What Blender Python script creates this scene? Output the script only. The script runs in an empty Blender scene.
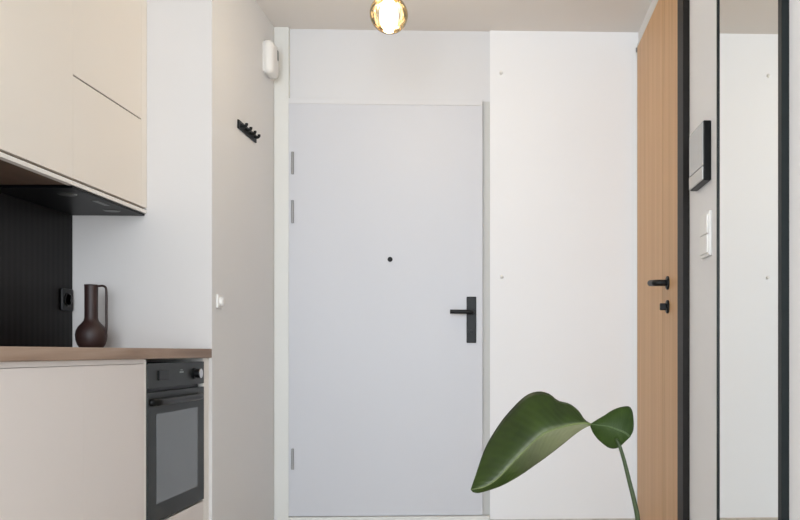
import bpy, bmesh, math, random
from mathutils import Vector, Matrix
random.seed(3)
S = bpy.context.scene
COL = S.collection

# ------------------------------------------------------------------ materials
def srgb(r, g, b):
    def f(c):
        c /= 255.0
        return c / 12.92 if c <= .04045 else ((c + .055) / 1.055) ** 2.4
    return (f(r), f(g), f(b), 1)

def mat(name, rgb, rough=.5, metal=0.0, noise=.03, scale=6.0, bump=0.0, bscale=120.0, spec=.5, coat=0.0):
    m = bpy.data.materials.new(name); m.use_nodes = True
    nt = m.node_tree; b = nt.nodes['Principled BSDF']
    b.inputs['Roughness'].default_value = rough
    b.inputs['Metallic'].default_value = metal
    b.inputs['Specular IOR Level'].default_value = spec
    b.inputs['Coat Weight'].default_value = coat
    tc = nt.nodes.new('ShaderNodeTexCoord')
    nz = nt.nodes.new('ShaderNodeTexNoise'); nz.inputs['Scale'].default_value = scale
    nz.inputs['Detail'].default_value = 3
    nt.links.new(tc.outputs['Object'], nz.inputs['Vector'])
    mx = nt.nodes.new('ShaderNodeMix'); mx.data_type = 'RGBA'
    c = srgb(*rgb)
    mx.inputs[6].default_value = tuple(max(0, v * (1 - noise)) for v in c[:3]) + (1,)
    mx.inputs[7].default_value = tuple(min(1, v * (1 + noise)) for v in c[:3]) + (1,)
    nt.links.new(nz.outputs['Fac'], mx.inputs[0])
    nt.links.new(mx.outputs[2], b.inputs['Base Color'])
    if bump:
        n2 = nt.nodes.new('ShaderNodeTexNoise'); n2.inputs['Scale'].default_value = bscale
        nt.links.new(tc.outputs['Object'], n2.inputs['Vector'])
        bp = nt.nodes.new('ShaderNodeBump'); bp.inputs['Strength'].default_value = bump
        bp.inputs['Distance'].default_value = .002
        nt.links.new(n2.outputs['Fac'], bp.inputs['Height'])
        nt.links.new(bp.outputs['Normal'], b.inputs['Normal'])
    return m

def wood(name, stops, stretch, rough=.5, scale=1.0, spec=.4):
    """grain: noise squeezed across the fibre axis (stretch = per axis scale)"""
    m = bpy.data.materials.new(name); m.use_nodes = True
    nt = m.node_tree; b = nt.nodes['Principled BSDF']
    b.inputs['Roughness'].default_value = rough
    b.inputs['Specular IOR Level'].default_value = spec
    tc = nt.nodes.new('ShaderNodeTexCoord')
    mp = nt.nodes.new('ShaderNodeMapping'); mp.inputs['Scale'].default_value = stretch
    nt.links.new(tc.outputs['Object'], mp.inputs['Vector'])
    nz = nt.nodes.new('ShaderNodeTexNoise'); nz.inputs['Scale'].default_value = scale
    nz.inputs['Detail'].default_value = 6; nz.inputs['Distortion'].default_value = .6
    nt.links.new(mp.outputs['Vector'], nz.inputs['Vector'])
    rp = nt.nodes.new('ShaderNodeValToRGB')
    el = rp.color_ramp.elements
    el[0].position = .3; el[0].color = srgb(*stops[0])
    el[1].position = .7; el[1].color = srgb(*stops[-1])
    for i, s in enumerate(stops[1:-1]):
        e = el.new(.3 + .4 * (i + 1) / (len(stops) - 1)); e.color = srgb(*s)
    nt.links.new(nz.outputs['Fac'], rp.inputs['Fac'])
    nt.links.new(rp.outputs['Color'], b.inputs['Base Color'])
    bp = nt.nodes.new('ShaderNodeBump'); bp.inputs['Strength'].default_value = .15
    bp.inputs['Distance'].default_value = .002
    nt.links.new(nz.outputs['Fac'], bp.inputs['Height'])
    nt.links.new(bp.outputs['Normal'], b.inputs['Normal'])
    return m

M_wall   = mat('wall_paint', (232, 230, 229), .7, noise=.012, scale=2.5, bump=.06, bscale=180)
M_wallL  = mat('wall_paint_left', (226, 226, 226), .7, noise=.012, scale=2.5, bump=.06, bscale=180)
M_wallN  = mat('wall_paint_niche_shade', (215, 211, 208), .7, noise=.012, scale=2.5, bump=.06, bscale=180)
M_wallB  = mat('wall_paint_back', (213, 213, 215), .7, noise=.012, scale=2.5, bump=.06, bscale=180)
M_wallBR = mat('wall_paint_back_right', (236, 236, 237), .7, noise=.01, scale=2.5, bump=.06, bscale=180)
M_ceil   = mat('ceiling_paint', (230, 225, 220), .8, noise=.015, scale=2, bump=.05, bscale=160)
M_floor  = wood('floor_boards', [(186, 176, 160), (200, 190, 175), (210, 202, 188)], (9, .8, 9), .45, 2.0)
M_door   = mat('door_white', (202, 203, 208), .45, noise=.01, scale=3)
M_frame  = mat('door_frame_white', (221, 221, 217), .45, noise=.01, scale=3)
M_jamb   = mat('door_jamb_shade', (196, 196, 193), .6, noise=.01)  # shade of the recessed jamb put into a greyer colour
M_black  = mat('black_metal', (17, 19, 20), .45, noise=.1, scale=20, spec=.25)
M_blackw = mat('black_brown_wood', (24, 20, 17), .5, noise=.2, scale=14, spec=.2)
M_mframe = mat('mirror_frame_black', (20, 26, 26), .45, noise=.1, scale=14, spec=.2)
M_oak    = wood('oak_veneer', [(201, 157, 112), (208, 165, 119), (216, 174, 129)], (9, 9, .4), .5, 1.6)
M_oakd   = wood('oak_veneer_stile', [(188, 144, 100), (203, 160, 114), (211, 170, 125)], (14, 14, .4), .5, 1.5)
M_cream  = mat('cream_laminate', (240, 232, 221), .35, noise=.012, scale=3, spec=.4)
M_base   = mat('cream_base_laminate', (225, 217, 212), .35, noise=.012, scale=3, spec=.4)
M_white  = mat('white_laminate', (238, 234, 228), .4, noise=.01, scale=3)
M_gap    = mat('shadow_gap_brown', (120, 102, 88), .6, noise=.05)  # brown strip paints the shade inside the gap below the cabinet doors
M_dgap   = mat('dark_gap', (58, 50, 45), .7, noise=.05)
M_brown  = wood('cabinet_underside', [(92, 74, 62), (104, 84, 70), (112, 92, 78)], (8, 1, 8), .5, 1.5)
M_top    = wood('worktop_oak_brown', [(126, 102, 86), (156, 131, 112), (174, 151, 132)], (22, 1.6, 22), .5, 1.2)
M_hood   = mat('hood_black_glass', (6, 6, 7), .4, noise=.05, spec=.12)
M_hoodl  = mat('hood_lens', (70, 72, 70), .3, noise=.05)
M_splash = mat('backsplash_black', (15, 12, 13), .4, noise=.15, scale=12, spec=.12)
M_oven   = mat('oven_black', (38, 42, 42), .42, noise=.06, scale=16, spec=.25)
M_ovend  = mat('oven_dark', (9, 10, 11), .35, noise=.05, spec=.2)
M_oveng  = mat('oven_glass', (98, 103, 106), .16, noise=.1, scale=2.2, spec=.7)
M_chrome = mat('chrome', (205, 205, 205), .18, metal=1.0, noise=.02)
M_greymk = mat('grey_mark', (132, 138, 136), .4)
M_vase   = mat('vase_brown', (50, 31, 28), .5, noise=.18, scale=30, bump=.25, bscale=90)
M_steel  = mat('hinge_grey', (146, 146, 146), .4, metal=.3, noise=.05)
M_plast  = mat('white_plastic', (232, 230, 226), .35, noise=.01)
M_lens   = mat('sensor_lens', (118, 120, 120), .3, noise=.08, scale=60)
M_screen = mat('intercom_screen', (166, 166, 164), .14, noise=.04, scale=8, spec=.7)
M_silver = mat('intercom_bezel', (196, 194, 190), .35, noise=.03)
M_pot    = mat('pot_glaze', (226, 222, 214), .45, noise=.04, scale=10)
M_soil   = mat('soil', (58, 43, 32), .95, noise=.4, scale=60, bump=.8, bscale=60)
M_stem   = mat('stem_green', (40, 54, 20), .6, noise=.12, scale=14)
M_brass  = mat('brass', (120, 96, 50), .35, metal=.8, noise=.08)
M_cord   = mat('cord_dark', (70, 62, 50), .6)

def ribbed_splash():
    nt = M_splash.node_tree; b = nt.nodes['Principled BSDF']
    tc = nt.nodes.new('ShaderNodeTexCoord')
    w = nt.nodes.new('ShaderNodeTexWave'); w.bands_direction = 'Y'; w.inputs['Scale'].default_value = 9
    nt.links.new(tc.outputs['Object'], w.inputs['Vector'])
    bp = nt.nodes.new('ShaderNodeBump'); bp.inputs['Strength'].default_value = .08; bp.inputs['Distance'].default_value = .003
    nt.links.new(w.outputs['Fac'], bp.inputs['Height']); nt.links.new(bp.outputs['Normal'], b.inputs['Normal'])
ribbed_splash()

def mirror_mat():
    m = bpy.data.materials.new('mirror_glass'); m.use_nodes = True
    nt = m.node_tree; b = nt.nodes['Principled BSDF']
    b.inputs['Metallic'].default_value = 1; b.inputs['Roughness'].default_value = .008
    tc = nt.nodes.new('ShaderNodeTexCoord'); nz = nt.nodes.new('ShaderNodeTexNoise'); nz.inputs['Scale'].default_value = 1.5
    nt.links.new(tc.outputs['Object'], nz.inputs['Vector'])
    rp = nt.nodes.new('ShaderNodeValToRGB')
    rp.color_ramp.elements[0].color = (.88, .90, .885, 1); rp.color_ramp.elements[1].color = (.91, .925, .91, 1)
    nt.links.new(nz.outputs['Fac'], rp.inputs['Fac']); nt.links.new(rp.outputs['Color'], b.inputs['Base Color'])
    return m
M_mirror = mirror_mat()

def globe_mat():
    m = bpy.data.materials.new('amber_glass'); m.use_nodes = True
    nt = m.node_tree; nt.nodes.clear()
    out = nt.nodes.new('ShaderNodeOutputMaterial')
    tr = nt.nodes.new('ShaderNodeBsdfTransparent'); gl = nt.nodes.new('ShaderNodeBsdfGlossy')
    gl.inputs['Roughness'].default_value = .08; gl.inputs['Color'].default_value = (1, .93, .8, 1)
    lw = nt.nodes.new('ShaderNodeLayerWeight'); lw.inputs['Blend'].default_value = .35
    rp = nt.nodes.new('ShaderNodeValToRGB')
    rp.color_ramp.elements[0].color = (1, .98, .93, 1); rp.color_ramp.elements[1].color = (.88, .80, .58, 1)
    nt.links.new(lw.outputs['Facing'], rp.inputs['Fac']); nt.links.new(rp.outputs['Color'], tr.inputs['Color'])
    tc = nt.nodes.new('ShaderNodeTexCoord'); vo = nt.nodes.new('ShaderNodeTexNoise'); vo.inputs['Scale'].default_value = 34
    nt.links.new(tc.outputs['Object'], vo.inputs['Vector'])
    bp = nt.nodes.new('ShaderNodeBump'); bp.inputs['Strength'].default_value = .6; bp.inputs['Distance'].default_value = .01
    nt.links.new(vo.outputs['Fac'], bp.inputs['Height']); nt.links.new(bp.outputs['Normal'], gl.inputs['Normal'])
    mx = nt.nodes.new('ShaderNodeMixShader'); fr = nt.nodes.new('ShaderNodeFresnel'); fr.inputs['IOR'].default_value = 1.6
    nt.links.new(fr.outputs['Fac'], mx.inputs['Fac'])
    nt.links.new(tr.outputs['BSDF'], mx.inputs[1]); nt.links.new(gl.outputs['BSDF'], mx.inputs[2])
    nt.links.new(mx.outputs['Shader'], out.inputs['Surface'])
    return m
M_globe = globe_mat()

def emit_mat(name, rgb, strength):
    m = bpy.data.materials.new(name); m.use_nodes = True
    b = m.node_tree.nodes['Principled BSDF']
    b.inputs['Base Color'].default_value = rgb; b.inputs['Emission Color'].default_value = rgb
    b.inputs['Emission Strength'].default_value = strength
    return m
M_bulb = emit_mat('lit_bulb', (1, .90, .70, 1), 12)

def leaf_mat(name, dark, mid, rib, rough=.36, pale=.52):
    m = bpy.data.materials.new(name); m.use_nodes = True
    nt = m.node_tree; b = nt.nodes['Principled BSDF']
    b.inputs['Roughness'].default_value = rough; b.inputs['Specular IOR Level'].default_value = .22
    uv = nt.nodes.new('ShaderNodeUVMap'); sp = nt.nodes.new('ShaderNodeSeparateXYZ')
    nt.links.new(uv.outputs['UV'], sp.inputs['Vector'])
    ab = nt.nodes.new('ShaderNodeMath'); ab.operation = 'ABSOLUTE'          # v runs -1..1 across the blade
    nt.links.new(sp.outputs['Y'], ab.inputs[0])
    ad = nt.nodes.new('ShaderNodeMath'); ad.operation = 'MULTIPLY_ADD'; ad.inputs[1].default_value = .22
    nt.links.new(ab.outputs[0], ad.inputs[0]); nt.links.new(sp.outputs['X'], ad.inputs[2])
    si = nt.nodes.new('ShaderNodeMath'); si.operation = 'MULTIPLY'; si.inputs[1].default_value = 120
    nt.links.new(ad.outputs[0], si.inputs[0])
    sn = nt.nodes.new('ShaderNodeMath'); sn.operation = 'SINE'; nt.links.new(si.outputs[0], sn.inputs[0])
    tc = nt.nodes.new('ShaderNodeTexCoord'); nz = nt.nodes.new('ShaderNodeTexNoise'); nz.inputs['Scale'].default_value = 22
    nt.links.new(tc.outputs['Object'], nz.inputs['Vector'])
    f = nt.nodes.new('ShaderNodeMath'); f.operation = 'MULTIPLY_ADD'; f.inputs[1].default_value = .04
    nt.links.new(sn.outputs[0], f.inputs[0]); nt.links.new(nz.outputs['Fac'], f.inputs[2])
    rp = nt.nodes.new('ShaderNodeValToRGB'); e = rp.color_ramp.elements
    e[0].position = .3; e[0].color = srgb(*dark); e[1].position = .75; e[1].color = srgb(*mid)
    nt.links.new(f.outputs[0], rp.inputs['Fac'])
    r2 = nt.nodes.new('ShaderNodeValToRGB'); q = r2.color_ramp.elements      # pale along the midrib
    q[0].position = 0; q[0].color = (.5, .5, .5, 1); q[1].position = .12; q[1].color = (0, 0, 0, 1)
    nt.links.new(ab.outputs[0], r2.inputs['Fac'])
    mx = nt.nodes.new('ShaderNodeMix'); mx.data_type = 'RGBA'
    mx.inputs[7].default_value = srgb(*rib)
    lo = nt.nodes.new('ShaderNodeMath'); lo.operation = 'LESS_THAN'; lo.inputs[1].default_value = 0     # window sheen painted as paler colour on the lower half of the blade
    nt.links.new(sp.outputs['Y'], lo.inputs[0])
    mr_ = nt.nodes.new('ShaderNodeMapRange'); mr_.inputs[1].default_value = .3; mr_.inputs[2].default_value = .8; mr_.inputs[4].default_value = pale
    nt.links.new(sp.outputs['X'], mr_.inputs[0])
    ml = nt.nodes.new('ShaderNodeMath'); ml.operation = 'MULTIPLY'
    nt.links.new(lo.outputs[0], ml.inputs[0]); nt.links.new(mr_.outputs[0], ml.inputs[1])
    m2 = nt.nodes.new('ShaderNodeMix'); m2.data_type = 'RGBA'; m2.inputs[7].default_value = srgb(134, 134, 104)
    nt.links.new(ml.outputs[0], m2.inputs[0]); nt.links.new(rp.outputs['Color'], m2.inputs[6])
    nt.links.new(r2.outputs['Color'], mx.inputs[0]); nt.links.new(m2.outputs[2], mx.inputs[6])
    nt.links.new(mx.outputs[2], b.inputs['Base Color'])
    bp = nt.nodes.new('ShaderNodeBump'); bp.inputs['Strength'].default_value = .10; bp.inputs['Distance'].default_value = .0015
    nt.links.new(sn.outputs[0], bp.inputs['Height']); nt.links.new(bp.outputs['Normal'], b.inputs['Normal'])
    return m
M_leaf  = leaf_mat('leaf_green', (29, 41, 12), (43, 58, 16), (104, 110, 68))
M_leaf2 = leaf_mat('leaf_green_dark', (30, 47, 12), (42, 60, 15), (52, 70, 22), .5, 0)

# ------------------------------------------------------------------ mesh helpers
def obj(name, bm, m, parent=None, smooth=False):
    me = bpy.data.meshes.new(name)
    bmesh.ops.recalc_face_normals(bm, faces=bm.faces)
    bm.to_mesh(me); bm.free()
    o = bpy.data.objects.new(name, me); COL.objects.link(o)
    me.materials.append(m)
    if smooth:
        for p in me.polygons: p.use_smooth = True
    if parent:
        o.parent = parent
        o.matrix_parent_inverse = Matrix.Translation(parent_world(parent)).inverted()
    return o

def parent_world(p):
    v = Vector((0, 0, 0))
    if p.type == 'EMPTY': v = Vector(p.location)
    return v

def box(bm, lo, hi, bev=0.0, seg=2):
    t = bmesh.new()
    bmesh.ops.create_cube(t, size=1)
    for v in t.verts:
        v.co = Vector([lo[i] + (v.co[i] + .5) * (hi[i] - lo[i]) for i in range(3)])
    if bev:
        bmesh.ops.bevel(t, geom=list(t.edges), offset=bev, segments=seg, profile=.5, affect='EDGES')
    me = bpy.data.meshes.new('t'); t.to_mesh(me); t.free(); bm.from_mesh(me); bpy.data.meshes.remove(me)
    return bm

def nb(*boxes, bev=0.0):
    bm = bmesh.new()
    for lo, hi in boxes: box(bm, lo, hi, bev)
    return bm

def lathe(bm, prof, c, axis='Z', n=40):
    """prof: (radius, height) pairs, closed with caps where radius is 0"""
    rings = []
    for r, h in prof:
        ring = []
        for i in range(n if r > 1e-6 else 1):
            a = 2 * math.pi * i / n
            p = (r * math.cos(a), r * math.sin(a), h)
            if axis == 'X': p = (p[2], p[0], p[1])
            if axis == 'Y': p = (p[0], p[2], p[1])
            ring.append(bm.verts.new(Vector(p) + Vector(c)))
        rings.append(ring)
    for a, b in zip(rings, rings[1:]):
        for i in range(n):
            j = (i + 1) % n
            if len(a) == 1 and len(b) == 1: break
            if len(a) == 1: bm.faces.new((a[0], b[i], b[j]))
            elif len(b) == 1: bm.faces.new((a[i], a[j], b[0]))
            else: bm.faces.new((a[i], a[j], b[j], b[i]))
    return bm

def spline(pts, n):
    """Catmull-Rom resampled evenly by arc length"""
    P = [Vector(p) for p in pts]
    P = [P[0] * 2 - P[1]] + P + [P[-1] * 2 - P[-2]]
    out = []
    for i in range(1, len(P) - 2):
        for k in range(24):
            t = k / 24
            a, b, c, d = P[i - 1:i + 3]
            out.append(.5 * ((2 * b) + (c - a) * t + (2 * a - 5 * b + 4 * c - d) * t * t + (3 * b - a - 3 * c + d) * t ** 3))
    out.append(P[-2])
    L = [0]
    for a, b in zip(out, out[1:]): L.append(L[-1] + (b - a).length)
    res = []; j = 0
    for i in range(n):
        s = L[-1] * i / (n - 1)
        while j < len(L) - 2 and L[j + 1] < s: j += 1
        f = (s - L[j]) / max(1e-9, L[j + 1] - L[j])
        res.append(out[j].lerp(out[j + 1], min(1, max(0, f))))
    return res

def tube(bm, pts, r, n=12, n_s=None):
    P = spline(pts, n_s) if n_s else [Vector(p) for p in pts]
    rr = r if isinstance(r, (list, tuple)) else [r] * len(P)
    if len(rr) != len(P): rr = [rr[0] + (rr[-1] - rr[0]) * i / (len(P) - 1) for i in range(len(P))]
    up = None; rings = []
    for i, p in enumerate(P):
        d = (P[min(i + 1, len(P) - 1)] - P[max(i - 1, 0)]).normalized()
        if up is None:
            up = d.orthogonal().normalized()
        up = (up - d * up.dot(d)).normalized(); s = d.cross(up)
        rings.append([bm.verts.new(p + rr[i] * (math.cos(2 * math.pi * k / n) * up + math.sin(2 * math.pi * k / n) * s)) for k in range(n)])
    for a, b in zip(rings, rings[1:]):
        for k in range(n): bm.faces.new((a[k], a[(k + 1) % n], b[(k + 1) % n], b[k]))
    bm.faces.new(rings[0]); bm.faces.new(rings[-1][::-1])
    return bm

def tag(o, label, cat, group=None):
    o['label'] = label; o['category'] = cat
    if group: o['group'] = group
    return o
def struct(o):
    o['kind'] = 'structure'; return o
def thing(name, loc, label, cat, group=None):
    o = bpy.data.objects.new(name, None); COL.objects.link(o); o.location = loc
    o.empty_display_size = .1
    return tag(o, label, cat, group)

# ------------------------------------------------------------------ dimensions (metres)
XK, XL, XR = -1.640, -1.108, .690       # kitchen wall, hall's left wall, hall's right wall
YA, YD = 3.29, 4.205                      # end of kitchen niche, entrance wall
HC = 2.425
YB = -2.6                                # the room carries on behind the viewpoint

# ------------------------------------------------------------------ setting
struct(obj('floor', nb(((XK - .15, YB, -.1), (XR + .15, YD + .15, 0))), M_floor))
struct(obj('ceiling', nb(((XK - .15, YB, HC), (XR + .15, YD + .15, HC + .1))), M_ceil))
struct(obj('wall_kitchen', nb(((XK - .15, YB, 0), (XK, YA, HC))), M_wall))
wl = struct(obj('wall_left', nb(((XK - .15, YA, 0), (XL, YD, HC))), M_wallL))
wl.data.materials.append(M_wallN)                    # same wall; weaker light on the niche end is put into its colour
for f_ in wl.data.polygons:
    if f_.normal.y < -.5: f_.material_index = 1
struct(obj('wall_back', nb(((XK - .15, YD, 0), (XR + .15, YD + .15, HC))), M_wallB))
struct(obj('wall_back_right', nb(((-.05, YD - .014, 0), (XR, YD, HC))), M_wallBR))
struct(obj('wall_right', nb(((XR, YB, 0), (XR + .15, YD, HC))), M_wall))

# ------------------------------------------------------------------ entrance door
d1 = struct(thing('door_1', (-.55, YD, 0), 'white flush entrance door with black long-plate handle and peephole', 'door'))
obj('door_frame', nb(((-1.1065, YD - .028, 0), (-1.036, YD, 2.424)), bev=.0008), M_frame, d1)
obj('door_head', nb(((-1.036, YD - .028, 2.0484), (-.0865, YD, 2.075)), bev=.0008), M_wallB, d1)
obj('door_jamb', nb(((-.086, YD - .004, 0), (-.0505, YD, 2.075))), M_jamb, d1)
obj('door_leaf', nb(((-1.0358, YD - .028, .024), (-.086, YD, 2.0478)), bev=.001), M_door, d1)
obj('threshold', nb(((-1.033, YD - .05, 0), (-.0505, YD - .004, .022)), bev=.003), M_frame, d1)
YF = YD - .028
h = obj('door_handle', nb(((-.165, YF - .009, .875), (-.117, YF, 1.103)), bev=.003), M_black, d1)
bm = bmesh.new()
tube(bm, [(-.138, YF - .006, 1.026), (-.138, YF - .03, 1.026), (-.138, YF - .046, 1.026), (-.148, YF - .052, 1.026), (-.17, YF - .053, 1.026), (-.243, YF - .053, 1.027)], .0105, 14, 20)
obj('lever', bm, M_black, h, True)
bm = bmesh.new(); lathe(bm, [(0, -.004), (.009, -.004), (.010, 0)], (-.141, YF - .009, .93), 'Y', 20)
obj('cylinder', bm, M_black, h)
bm = bmesh.new(); lathe(bm, [(0, -.008), (.007, -.008), (.0115, -.005), (.0125, 0)], (-.541, YF, 1.286), 'Y', 24)
obj('peephole', bm, M_black, d1)
for z0, z1 in ((1.70, 1.812), (1.46, 1.575), (.252, .358)):
    bm = bmesh.new()
    zm = (z0 + z1) / 2
    lathe(bm, [(0, z0), (.0065, z0 + .002), (.0065, zm - .001), (.0055, zm), (.0065, zm + .001), (.0065, z1 - .002), (0, z1)], (-1.0155, YF - .005, 0), 'Z', 16)
    obj('hinge', bm, M_steel, d1, False)

# small things on the entrance wall
YW = YD - .014
def wall_pin(name, x, z, label):
    bm = bmesh.new()
    lathe(bm, [(0, -.014), (.006, -.014), (.008, -.011), (.008, -.007), (.004, -.006), (.004, -.002), (.009, -.001), (.009, 0)], (x, YW, z), 'Y', 20)
    tag(obj(name, bm, M_plast, None, True), label, 'wall hook')
wall_pin('wall_hook', .008, 1.203, 'small white round wall hook beside the black entrance handle')
wall_pin('wall_hook', .005, 2.215, 'small white round wall hook high up near the ceiling, right of the entrance door')

# ------------------------------------------------------------------ oak door on the right wall
d2 = struct(thing('door_2', (XR, 3.65, 0), 'tall oak-veneer interior door with black handle on the right wall', 'door'))
XF = .676
obj('door_leaf', nb(((XF, 3.500, .008), (XR, 4.135, 2.333)), bev=.0015), M_oak, d2)
obj('door_stile', nb(((XF, 3.182, .008), (XR, 3.498, 2.333)), bev=.0015), M_oakd, d2)
obj('door_jamb', nb(((XF - .003, 3.150, 0), (XR, 3.180, 2.40)), ((XF - .010, 3.050, 0), (XR, 3.150, 2.40)), bev=.002), M_blackw, d2)['label'] = 'black door jamb'
obj('frame_strip', nb(((XF + .002, 3.196, 2.335), (XR, 4.16, 2.352)), ((XF + .002, 4.137, 0), (XR, 4.16, 2.335)), bev=.001), M_frame, d2)['label'] = 'pale frame strip'
bm = bmesh.new(); lathe(bm, [(0, -.008), (.024, -.008), (.027, -.006), (.027, 0)], (XF, 3.372, 1.108), 'X', 28)
h = obj('door_handle', bm, M_black, d2)
bm = bmesh.new()
tube(bm, [(XF - .006, 3.372, 1.108), (XF - .034, 3.372, 1.108), (XF - .048, 3.376, 1.108), (XF - .052, 3.39, 1.109), (XF - .052, 3.485, 1.116)], .0128, 14, 20)
obj('lever', bm, M_black, h, True)
bm = bmesh.new(); lathe(bm, [(0, -.008), (.024, -.008), (.027, -.006), (.027, 0)], (XF, 3.372, 1.012), 'X', 28)
k = obj('keyhole_rosette', bm, M_black, d2)
obj('thumb_turn', nb(((XF - .034, 3.367, .998), (XF - .008, 3.377, 1.026)), bev=.003), M_black, k)
bm = bmesh.new(); lathe(bm, [(0, 2.305), (.004, 2.307), (.004, 2.328), (0, 2.33)], (XF - .004, 4.136, 0), 'Z', 14)
obj('hinge', bm, M_steel, d2)  # pin added for the dark gap at the leaf's top far corner

# ------------------------------------------------------------------ mirror
mr = thing('wall_mirror', (XR, 2.27, .12), 'tall mirror in a thin black frame on the right wall', 'mirror')
MF = .671
y0, y1, z0, z1 = 2.017, 2.596, .12, 2.13
obj('frame', nb(((MF, y0 - .026, z0), (XR, y0, z1)), ((MF, y1 - .010, z0), (XR, y1, z1)),
                ((MF, y0, z0), (XR, y1 - .010, z0 + .012)), ((MF, y0, z1 - .012), (XR, y1 - .010, z1)), bev=.0008), M_mframe, mr)
obj('glass', nb(((MF + .004, y0, z0 + .012), (XR - .002, y1 - .010, z1 - .012))), M_mirror, mr)

# ------------------------------------------------------------------ intercom and light switch on the right wall
ic = thing('video_intercom', (XR, 2.85, 1.4), 'flat grey video intercom with black case on the right wall', 'intercom')
obj('case', nb(((XR - .026, 2.735, 1.392), (XR + .001, 2.932, 1.588)), bev=.004), M_ovend, ic)['label'] = 'black case'
obj('screen', nb(((XR - .029, 2.738, 1.440), (XR - .024, 2.929, 1.585)), bev=.002), M_screen, ic)
obj('button_strip', nb(((XR - .030, 2.738, 1.395), (XR - .024, 2.929, 1.437)), bev=.002), M_silver, ic)
sw = thing('light_switch', (XR, 2.75, 1.14), 'white double rocker light switch below the video intercom', 'light switch')
obj('plate', nb(((XR - .010, 2.725, 1.145), (XR, 2.845, 1.292)), bev=.003), M_plast, sw)
for a, b in ((1.149, 1.208), (1.213, 1.276)):
    obj('rocker', nb(((XR - .015, 2.735, a + .006), (XR - .008, 2.835, b + .006)), bev=.002), M_plast, sw)

# ------------------------------------------------------------------ things on the hall's left wall
hr = thing('hook_rack', (XL, 3.73, 1.79), 'black metal coat hook rail on the left hall wall', 'coat hooks')
obj('rail', nb(((XL, 3.60, 1.775), (XL + .008, 3.86, 1.812)), bev=.002), M_black, hr)
for i in range(4):
    y = 3.635 + i * .062
    bm = bmesh.new()
    tube(bm, [(XL + .004, y, 1.797), (XL + .014, y, 1.792), (XL + .024, y, 1.792), (XL + .029, y, 1.798), (XL + .029, y, 1.804)], .0066, 12, 14)
    obj('hook', bm, M_black, hr, True)

ms = thing('motion_sensor', (XL, 4.05, 2.13), 'white rounded motion sensor with grey lens high in the hall corner', 'motion sensor')
bm = bmesh.new(); box(bm, (XL, 3.975, 2.135), (XL + .050, 4.095, 2.292), .022, 4)
obj('housing', bm, M_plast, ms, True)
obj('back_plate', nb(((XL - .001, 3.985, 2.145), (XL + .006, 4.085, 2.282)), bev=.001), M_plast, ms)
bm = bmesh.new()
L = lathe(bm, [(0, 2.205), (.012, 2.208), (.018, 2.222), (.018, 2.262), (.012, 2.276), (0, 2.279)], (XL + .035, 4.062, 0), 'Z', 20)
obj('lens', bm, M_lens, ms, True)['label'] = 'grey lens'

ws = thing('wall_button', (XL, 3.365, 1.0), 'small white wall button near the edge of the left hall wall', 'wall switch')
obj('plate', nb(((XL, 3.335, 1.002), (XL + .008, 3.395, 1.055)), bev=.003), M_plast, ws)
bm = bmesh.new(); lathe(bm, [(.017, 0), (.017, .010), (.012, .014), (0, .014)], (XL + .007, 3.365, 1.029), 'X', 24)
obj('button', bm, M_plast, ws, True)

# ------------------------------------------------------------------ kitchen: base units
XFt = XL - .012                                     # front faces of the units
def base_cabinet(ya, yb, label, first_edge):
    c = thing('base_cabinet', ((XK + XFt) / 2, (ya + yb) / 2, 0), label, 'kitchen cabinet')
    obj('carcass', nb(((XK, ya, .10), (XFt - .020, yb, .807))), M_base, c)
    obj('plinth', nb(((XFt - .065, ya, 0), (XFt - .05, yb, .10))), M_base, c)
    obj('rail', nb(((XFt - .019, ya, .794), (XFt - .0008, yb, .8075))), M_base, c)
    obj('door', nb(((XFt - .019, ya + .0003, .105), (XFt, yb - .0003, .7925)), bev=.0004), M_base, c)
    return c
base_cabinet(2.31, 2.697, 'narrow cream handleless base cabinet next to the black oven', True)
base_cabinet(1.71, 2.31, 'wider cream handleless base cabinet at the left edge, further from the oven', False)

oc = thing('oven_cabinet', ((XK + XFt) / 2, 2.97, 0), 'cream base cabinet housing the black oven at the end of the worktop', 'kitchen cabinet')
obj('side_panel', nb(((XK, 2.698, .10), (XFt - .001, 2.716, .806))), M_white, oc)
obj('side_panel', nb(((XK, 3.229, .10), (XFt - .001, 3.247, .806))), M_white, oc)
obj('base_panel', nb(((XK, 2.716, .10), (XFt - .022, 3.229, .118)), ((XK, 2.716, .252), (XFt - .022, 3.229, .268))), M_white, oc)
obj('plinth', nb(((XFt - .065, 2.698, 0), (XFt - .05, 3.247, .10))), M_base, oc)
obj('drawer_front', nb(((XFt - .019, 2.717, .105), (XFt, 3.228, .268)), bev=.0015), M_base, oc)
obj('filler_panel', nb(((XFt - .020, 3.248, .0), (XFt, 3.289, .806))), M_white, oc)

ov = thing('oven', ((XK + XFt) / 2, 2.97, .27), 'black built-in oven with glazed door under the end of the worktop', 'oven')
OX = XFt + .004
ya, yb = 2.719, 3.226
obj('oven_body', nb(((XK + .05, 2.722, .276), (OX - .022, 3.222, .792))), M_ovend, ov)
cp = obj('control_panel', nb(((OX - .022, ya, .712), (OX, yb, .794)), bev=.002), M_oven, ov)
bm = bmesh.new(); lathe(bm, [(.021, 0), (.021, .004), (.017, .006), (.016, .022), (.013, .024), (0, .024)], (OX, ya + .405, .752), 'X', 28)
kn = obj('knob', bm, M_ovend, cp, False)
bm = bmesh.new(); lathe(bm, [(.0165, .020), (.0175, .022), (.0175, .025), (.011, .026), (0, .026)], (OX, ya + .405, .752), 'X', 28)
obj('knob_cap', bm, M_chrome, kn)['label'] = 'chrome knob cap'
bm = bmesh.new(); box(bm, (OX - .001, ya + .075, .737), (OX + .006, ya + .155, .769), .002)
obj('display', bm, M_ovend, cp)['label'] = 'dark display'
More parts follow.
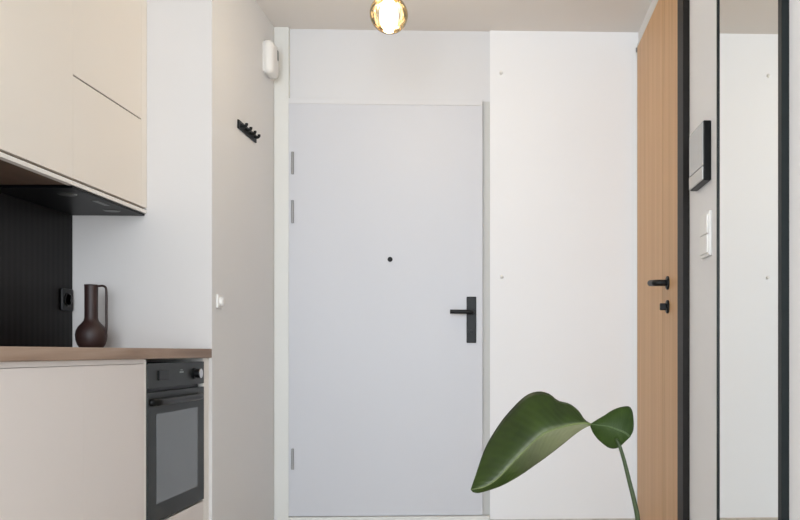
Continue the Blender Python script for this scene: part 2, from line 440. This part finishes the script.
obj('badge', nb(((OX - .001, ya + .262, .757), (OX + .0012, ya + .298, .763)), ((OX - .001, ya + .270, .766), (OX + .0012, ya + .290, .769))), M_greymk, cp)
od = obj('oven_door', nb(((OX - .022, ya, .276), (OX, yb, .700)), bev=.002), M_oven, ov)
obj('window_glass', nb(((OX - .004, ya + .065, .335), (OX + .0012, yb - .072, .628)), bev=.001), M_oveng, od)
bm = bmesh.new()
hy0, hy1, hz = ya + .02, yb - .075, .668
tube(bm, [(OX - .003, hy0, hz), (OX + .010, hy0, hz), (OX + .010, hy0 + .008, hz), (OX + .020, hy0 + .03, hz),
          (OX + .020, (hy0 + hy1) / 2, hz), (OX + .020, hy1 - .03, hz), (OX + .010, hy1 - .008, hz), (OX + .010, hy1, hz), (OX - .003, hy1, hz)], .012, 14, 60)
obj('oven_handle', bm, M_ovend, od, True)

wt = obj('worktop', nb(((XK + .001, 1.71, .808), (XL, YA - .001, .8425)), bev=.0025), M_top)
tag(wt, 'brown wood-grain worktop running above the base cabinets and oven', 'worktop')

bs = obj('backsplash', nb(((XK + .0003, 1.71, .843), (XK + .005, YA - .001, 1.3602)), bev=.0005), M_splash)
tag(bs, 'black backsplash panel between the worktop and the upper cabinets', 'backsplash')

so = thing('power_socket', (XK + .005, 3.235, 1.03), 'black power socket on the black backsplash beside the brown vase', 'socket')
obj('plate', nb(((XK + .005, 3.195, .985), (XK + .015, 3.275, 1.068)), bev=.003), M_ovend, so)
bm = bmesh.new(); lathe(bm, [(.026, 0), (.026, .004), (.022, .005), (.020, .001), (0, .001)], (XK + .014, 3.235, 1.027), 'X', 28)
obj('outlet', bm, M_ovend, so)

# vase
vx, vy, vz = -1.484, 3.12, .8425
va = thing('vase', (vx, vy, vz), 'dark brown bottle vase with one thin handle on the worktop', 'vase')
bm = bmesh.new()
prof = [(0, 0), (.034, 0), (.039, .003), (.046, .014), (.0515, .032), (.053, .050), (.050, .066), (.043, .080), (.032, .092), (.025, .101), (.0225, .112),
        (.0225, .150), (.0225, .190), (.0230, .226), (.0235, .232), (.0215, .2325), (.0195, .229), (.0195, .150), (0, .140)]
lathe(bm, prof, (vx, vy, vz), 'Z', 48)
obj('vase_body', bm, M_vase, va, True)
bm = bmesh.new()
tube(bm, [(vx + .020, vy, vz + .226), (vx + .040, vy, vz + .228), (vx + .051, vy, vz + .222), (vx + .054, vy, vz + .205), (vx + .054, vy, vz + .14), (vx + .054, vy, vz + .08), (vx + .0515, vy, vz + .055), (vx + .047, vy, vz + .045)], .0042, 12, 44)
obj('vase_handle', bm, M_vase, va, True)

# ------------------------------------------------------------------ kitchen: wall units
XU = -1.354
def wall_cabinet(ya, yb, label, split, under, door_end):
    c = thing('wall_cabinet', ((XK + XU) / 2, (ya + yb) / 2, 1.36), label, 'kitchen cabinet')
    obj('carcass', nb(((XK, ya, 1.372), (XU - .020, yb, 2.41))), M_cream, c)
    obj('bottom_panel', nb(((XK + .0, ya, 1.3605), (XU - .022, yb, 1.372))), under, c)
    obj('bottom_edge', nb(((XU - .022, ya, 1.3605), (XU - .001, yb, 1.3735))), M_white, c)
    obj('gap_strip', nb(((XU - .020, ya, 1.3735), (XU - .014, yb, 1.384))), M_gap, c)
    if split:
        obj('door', nb(((XU - .019, ya + .0002, 1.3815), (XU, door_end, 1.7065)), bev=.001), M_cream, c)
        obj('door', nb(((XU - .019, ya + .0002, 1.7115), (XU, door_end, 2.405)), bev=.001), M_cream, c)
        obj('gap_strip', nb(((XU - .0185, ya + .0002, 1.7065), (XU - .006, door_end, 1.7115))), M_dgap, c)
        obj('filler_panel', nb(((XU - .019, door_end + .0006, 1.3815), (XU - .0004, yb, 2.405)), bev=.0005), M_cream, c)
    else:
        obj('door', nb(((XU - .019, ya + .0012, 1.3815), (XU, yb - .0002, 2.405)), bev=.0003), M_cream, c)
    return c
wall_cabinet(2.727, YA - .001, 'cream handleless wall cabinet with a horizontal slot, above the extractor hood', True, M_ovend, 3.238)
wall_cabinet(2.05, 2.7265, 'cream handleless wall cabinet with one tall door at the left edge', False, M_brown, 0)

ho = thing('cooker_hood', ((XK + XU) / 2, 3.0, 1.35), 'black glass built-in extractor hood under the slotted wall cabinet', 'cooker hood')
obj('hood_panel', nb(((XK + .0052, 2.735, 1.3515), (XU - .006, 3.283, 1.3600)), bev=.002), M_hood, ho)
for y in (2.84, 3.16):
    bm = bmesh.new(); lathe(bm, [(0, -.003), (.026, -.003), (.030, 0)], (XU - .075, y, 1.3515), 'Z', 24)
    obj('hood_light', bm, M_hoodl, ho)
obj('control_strip', nb(((XU - .05, 2.95, 1.3495), (XU - .03, 3.05, 1.3520)), bev=.0005), M_hoodl, ho)

# ------------------------------------------------------------------ pendant
px, py = -.432, 3.3
pz = 2.143
pl = thing('pendant_lamp', (px, py, HC), 'lit glass globe pendant lamp hanging from the ceiling', 'lamp')
bm = bmesh.new(); lathe(bm, [(0, HC), (.048, HC), (.048, HC - .018), (.040, HC - .026), (.006, HC - .028), (0, HC - .028)], (px, py, 0), 'Z', 32)
obj('ceiling_rose', bm, M_brass, pl)
bm = bmesh.new(); tube(bm, [(px, py, HC - .026), (px, py, pz + .11)], .004, 10)
obj('cord', bm, M_cord, pl)
bm = bmesh.new(); lathe(bm, [(0, pz + .112), (.012, pz + .110), (.026, pz + .095), (.033, pz + .080), (.033, pz + .052), (.026, pz + .048), (0, pz + .048)], (px, py, 0), 'Z', 28)
obj('socket', bm, M_brass, pl, False)
bm = bmesh.new()
R = .0735
pr = []
for i in range(0, 25):
    a = math.radians(-90 + 157 * i / 24)
    pr.append((R * math.cos(a) if i else 0, pz + R * math.sin(a)))
lathe(bm, pr, (px, py, 0), 'Z', 40)
obj('globe', bm, M_globe, pl, True)
bm = bmesh.new()
lathe(bm, [(0, pz - .060), (.018, pz - .057), (.028, pz - .046), (.034, pz - .024), (.035, pz + .004), (.031, pz + .028), (.022, pz + .0475), (0, pz + .0478)], (px, py, 0), 'Z', 28)
obj('bulb', bm, M_bulb, pl, True)

# ------------------------------------------------------------------ plant
PX, PY = .30, 1.72
pt = thing('potted_plant', (PX, PY, 0), 'green broad-leaved plant with one large drooping leaf in the foreground', 'plant')
bm = bmesh.new()
lathe(bm, [(0, 0), (.085, 0), (.092, .006), (.108, .13), (.118, .25), (.120, .262), (.116, .266), (.110, .262), (.104, .235), (.100, .12), (0, .11)], (PX, PY, 0), 'Z', 48)
obj('pot', bm, M_pot, pt, True)
bm = bmesh.new(); lathe(bm, [(0, .245), (.05, .244), (.104, .236), (.10, .20), (0, .19)], (PX, PY, 0), 'Z', 36)
obj('soil', bm, M_soil, pt, True)
bm = bmesh.new()
tube(bm, [(.302, PY, .236), (.298, PY, .32), (.2874, 1.712, .4088), (.2792, 1.703, .4899), (.2711, 1.70, .5304), (.2609, 1.70, .571), (.2507, 1.70, .6115), (.2426, 1.70, .6378), (.2395, 1.704, .646), (.236, 1.708, .654)],
     [.0075, .0034], 14, 60)
obj('stem', bm, M_stem, pt, True)

def leaf(U, L, Rb, depth_u, depth_l, depth_m, m, rib, name='leaf', nt_=44, nv=10):
    """blade spanned between its upper edge, its rib and its lower edge; depth_*(t) = how far each runs in y"""
    U = spline([(a, 0, b) for a, b in U], nt_); L = spline([(a, 0, b) for a, b in L], nt_); Rb = spline([(a, 0, b) for a, b in Rb], nt_)
    bm = bmesh.new(); uvl = bm.loops.layers.uv.new('UVMap'); G = []; uvs = {}
    for i in range(nt_):
        t = i / (nt_ - 1)
        row = []
        for k in range(-nv, nv + 1):
            v = k / nv; e = U[i] if v > 0 else L[i]; de = depth_u(t) if v > 0 else depth_l(t); a = abs(v)
            p = Rb[i].lerp(e, a)
            y = depth_m(t) + (de - depth_m(t)) * (a ** 1.6) + .0012 * math.sin(34 * t + 3 * v) * a
            vert = bm.verts.new((p.x, y, p.z)); uvs[vert] = (t, v); row.append(vert)
        G.append(row)
    for i in range(nt_ - 1):
        for k in range(2 * nv):
            try: f = bm.faces.new((G[i][k], G[i + 1][k], G[i + 1][k + 1], G[i][k + 1]))
            except ValueError: continue
            for lp in f.loops: lp[uvl].uv = uvs[lp.vert]
    o = obj(name, bm, m, pt, True)
    sd = o.modifiers.new('thickness', 'SOLIDIFY'); sd.thickness = .0012; sd.offset = 0
    rb = bmesh.new()
    tube(rb, [(p.x, depth_m(i / (nt_ - 1)) - .0006, p.z) for i, p in enumerate(Rb)], [.0006, .0022], 8)
    obj('midrib', rb, rib, o, True)
    return o
M_rib = mat('leaf_rib', (86, 98, 48), .5, noise=.08, scale=20)
M_rib2 = mat('leaf_rib_dark', (54, 74, 26), .5, noise=.08, scale=20)
U1 = [(-.0577, .5586), (-.0502, .5786), (-.031, .6312), (-.0101, .667), (.0155, .7011), (.0524, .7373), (.0794, .7473), (.1028, .7425), (.1202, .7291), (.1433, .723), (.1615, .7088), (.1716, .6926), (.1830, .6855)]
L1 = [(-.0577, .5586), (-.0522, .5525), (-.0362, .5514), (.004, .5633), (.0443, .5842), (.1028, .6242), (.1433, .6564), (.1676, .6745), (.1830, .6815)]
R1 = [(-.0577, .5586), (-.0322, .5624), (-.0048, .5784), (.0403, .6245), (.0846, .6646), (.1311, .6806), (.1676, .6866), (.1830, .6840)]
base = lambda t: 1.70 - .03 * (1 - t) ** 1.2
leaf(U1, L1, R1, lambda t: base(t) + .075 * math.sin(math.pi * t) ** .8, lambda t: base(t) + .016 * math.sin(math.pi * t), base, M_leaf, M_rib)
U2 = [(.1817, .6845), (.1898, .6885), (.2081, .6974), (.2365, .7127), (.2568, .7177), (.267, .7167), (.2723, .7065), (.2731, .6923), (.2711, .6709), (.2629, .658)]
L2 = [(.1817, .6845), (.1838, .6764), (.1959, .6562), (.2162, .6379), (.2284, .6328), (.2386, .6338), (.2467, .6398), (.2548, .6485), (.2629, .658)]
R2 = [(.1817, .6845), (.200, .682), (.220, .679), (.240, .672), (.254, .666), (.2629, .658)]
leaf(U2, L2, R2, lambda t: 1.70 + .03 * math.sin(math.pi * t), lambda t: 1.70 + .02 * math.sin(math.pi * t), lambda t: 1.70 + .004 * math.sin(math.pi * t), M_leaf2, M_rib2)

# ------------------------------------------------------------------ light
def area(name, loc, rot, sx, sy, power, color):
    l = bpy.data.lights.new(name, 'AREA'); l.shape = 'RECTANGLE'; l.size = sx; l.size_y = sy; l.energy = power; l.color = color
    o = bpy.data.objects.new(name, l); COL.objects.link(o); o.location = loc; o.rotation_euler = rot
    return o
area('window_daylight', (-.1, -2.4, 1.35), (math.radians(90), 0, 0), 2.2, 2.1, 148, (.84, .935, 1.03))
p = bpy.data.lights.new('pendant_glow', 'POINT'); p.energy = 5; p.color = (1, .82, .6); p.shadow_soft_size = .05
po = bpy.data.objects.new('pendant_glow', p); COL.objects.link(po); po.location = (px, py, pz - .1)

w = bpy.data.worlds.new('world'); S.world = w; w.use_nodes = True
bg = w.node_tree.nodes['Background']; bg.inputs['Color'].default_value = (.90, .95, 1.01, 1); bg.inputs['Strength'].default_value = 2.5

# ------------------------------------------------------------------ camera
cd = bpy.data.cameras.new('camera'); cam = bpy.data.objects.new('camera', cd); COL.objects.link(cam)
cam.location = (0, 0, .83); cam.rotation_euler = (math.radians(90), 0, math.radians(-2.0))
cd.sensor_width = 36; cd.lens = 844 / 800 * 36
cd.shift_x = -(529.47 - 400) / 800; cd.shift_y = (352 - 260) / 800
cd.clip_start = .02
S.camera = cam
S.view_settings.view_transform = 'Standard'
S.view_settings.look = 'None'
S.view_settings.exposure = 0
S.cycles.use_denoising = True
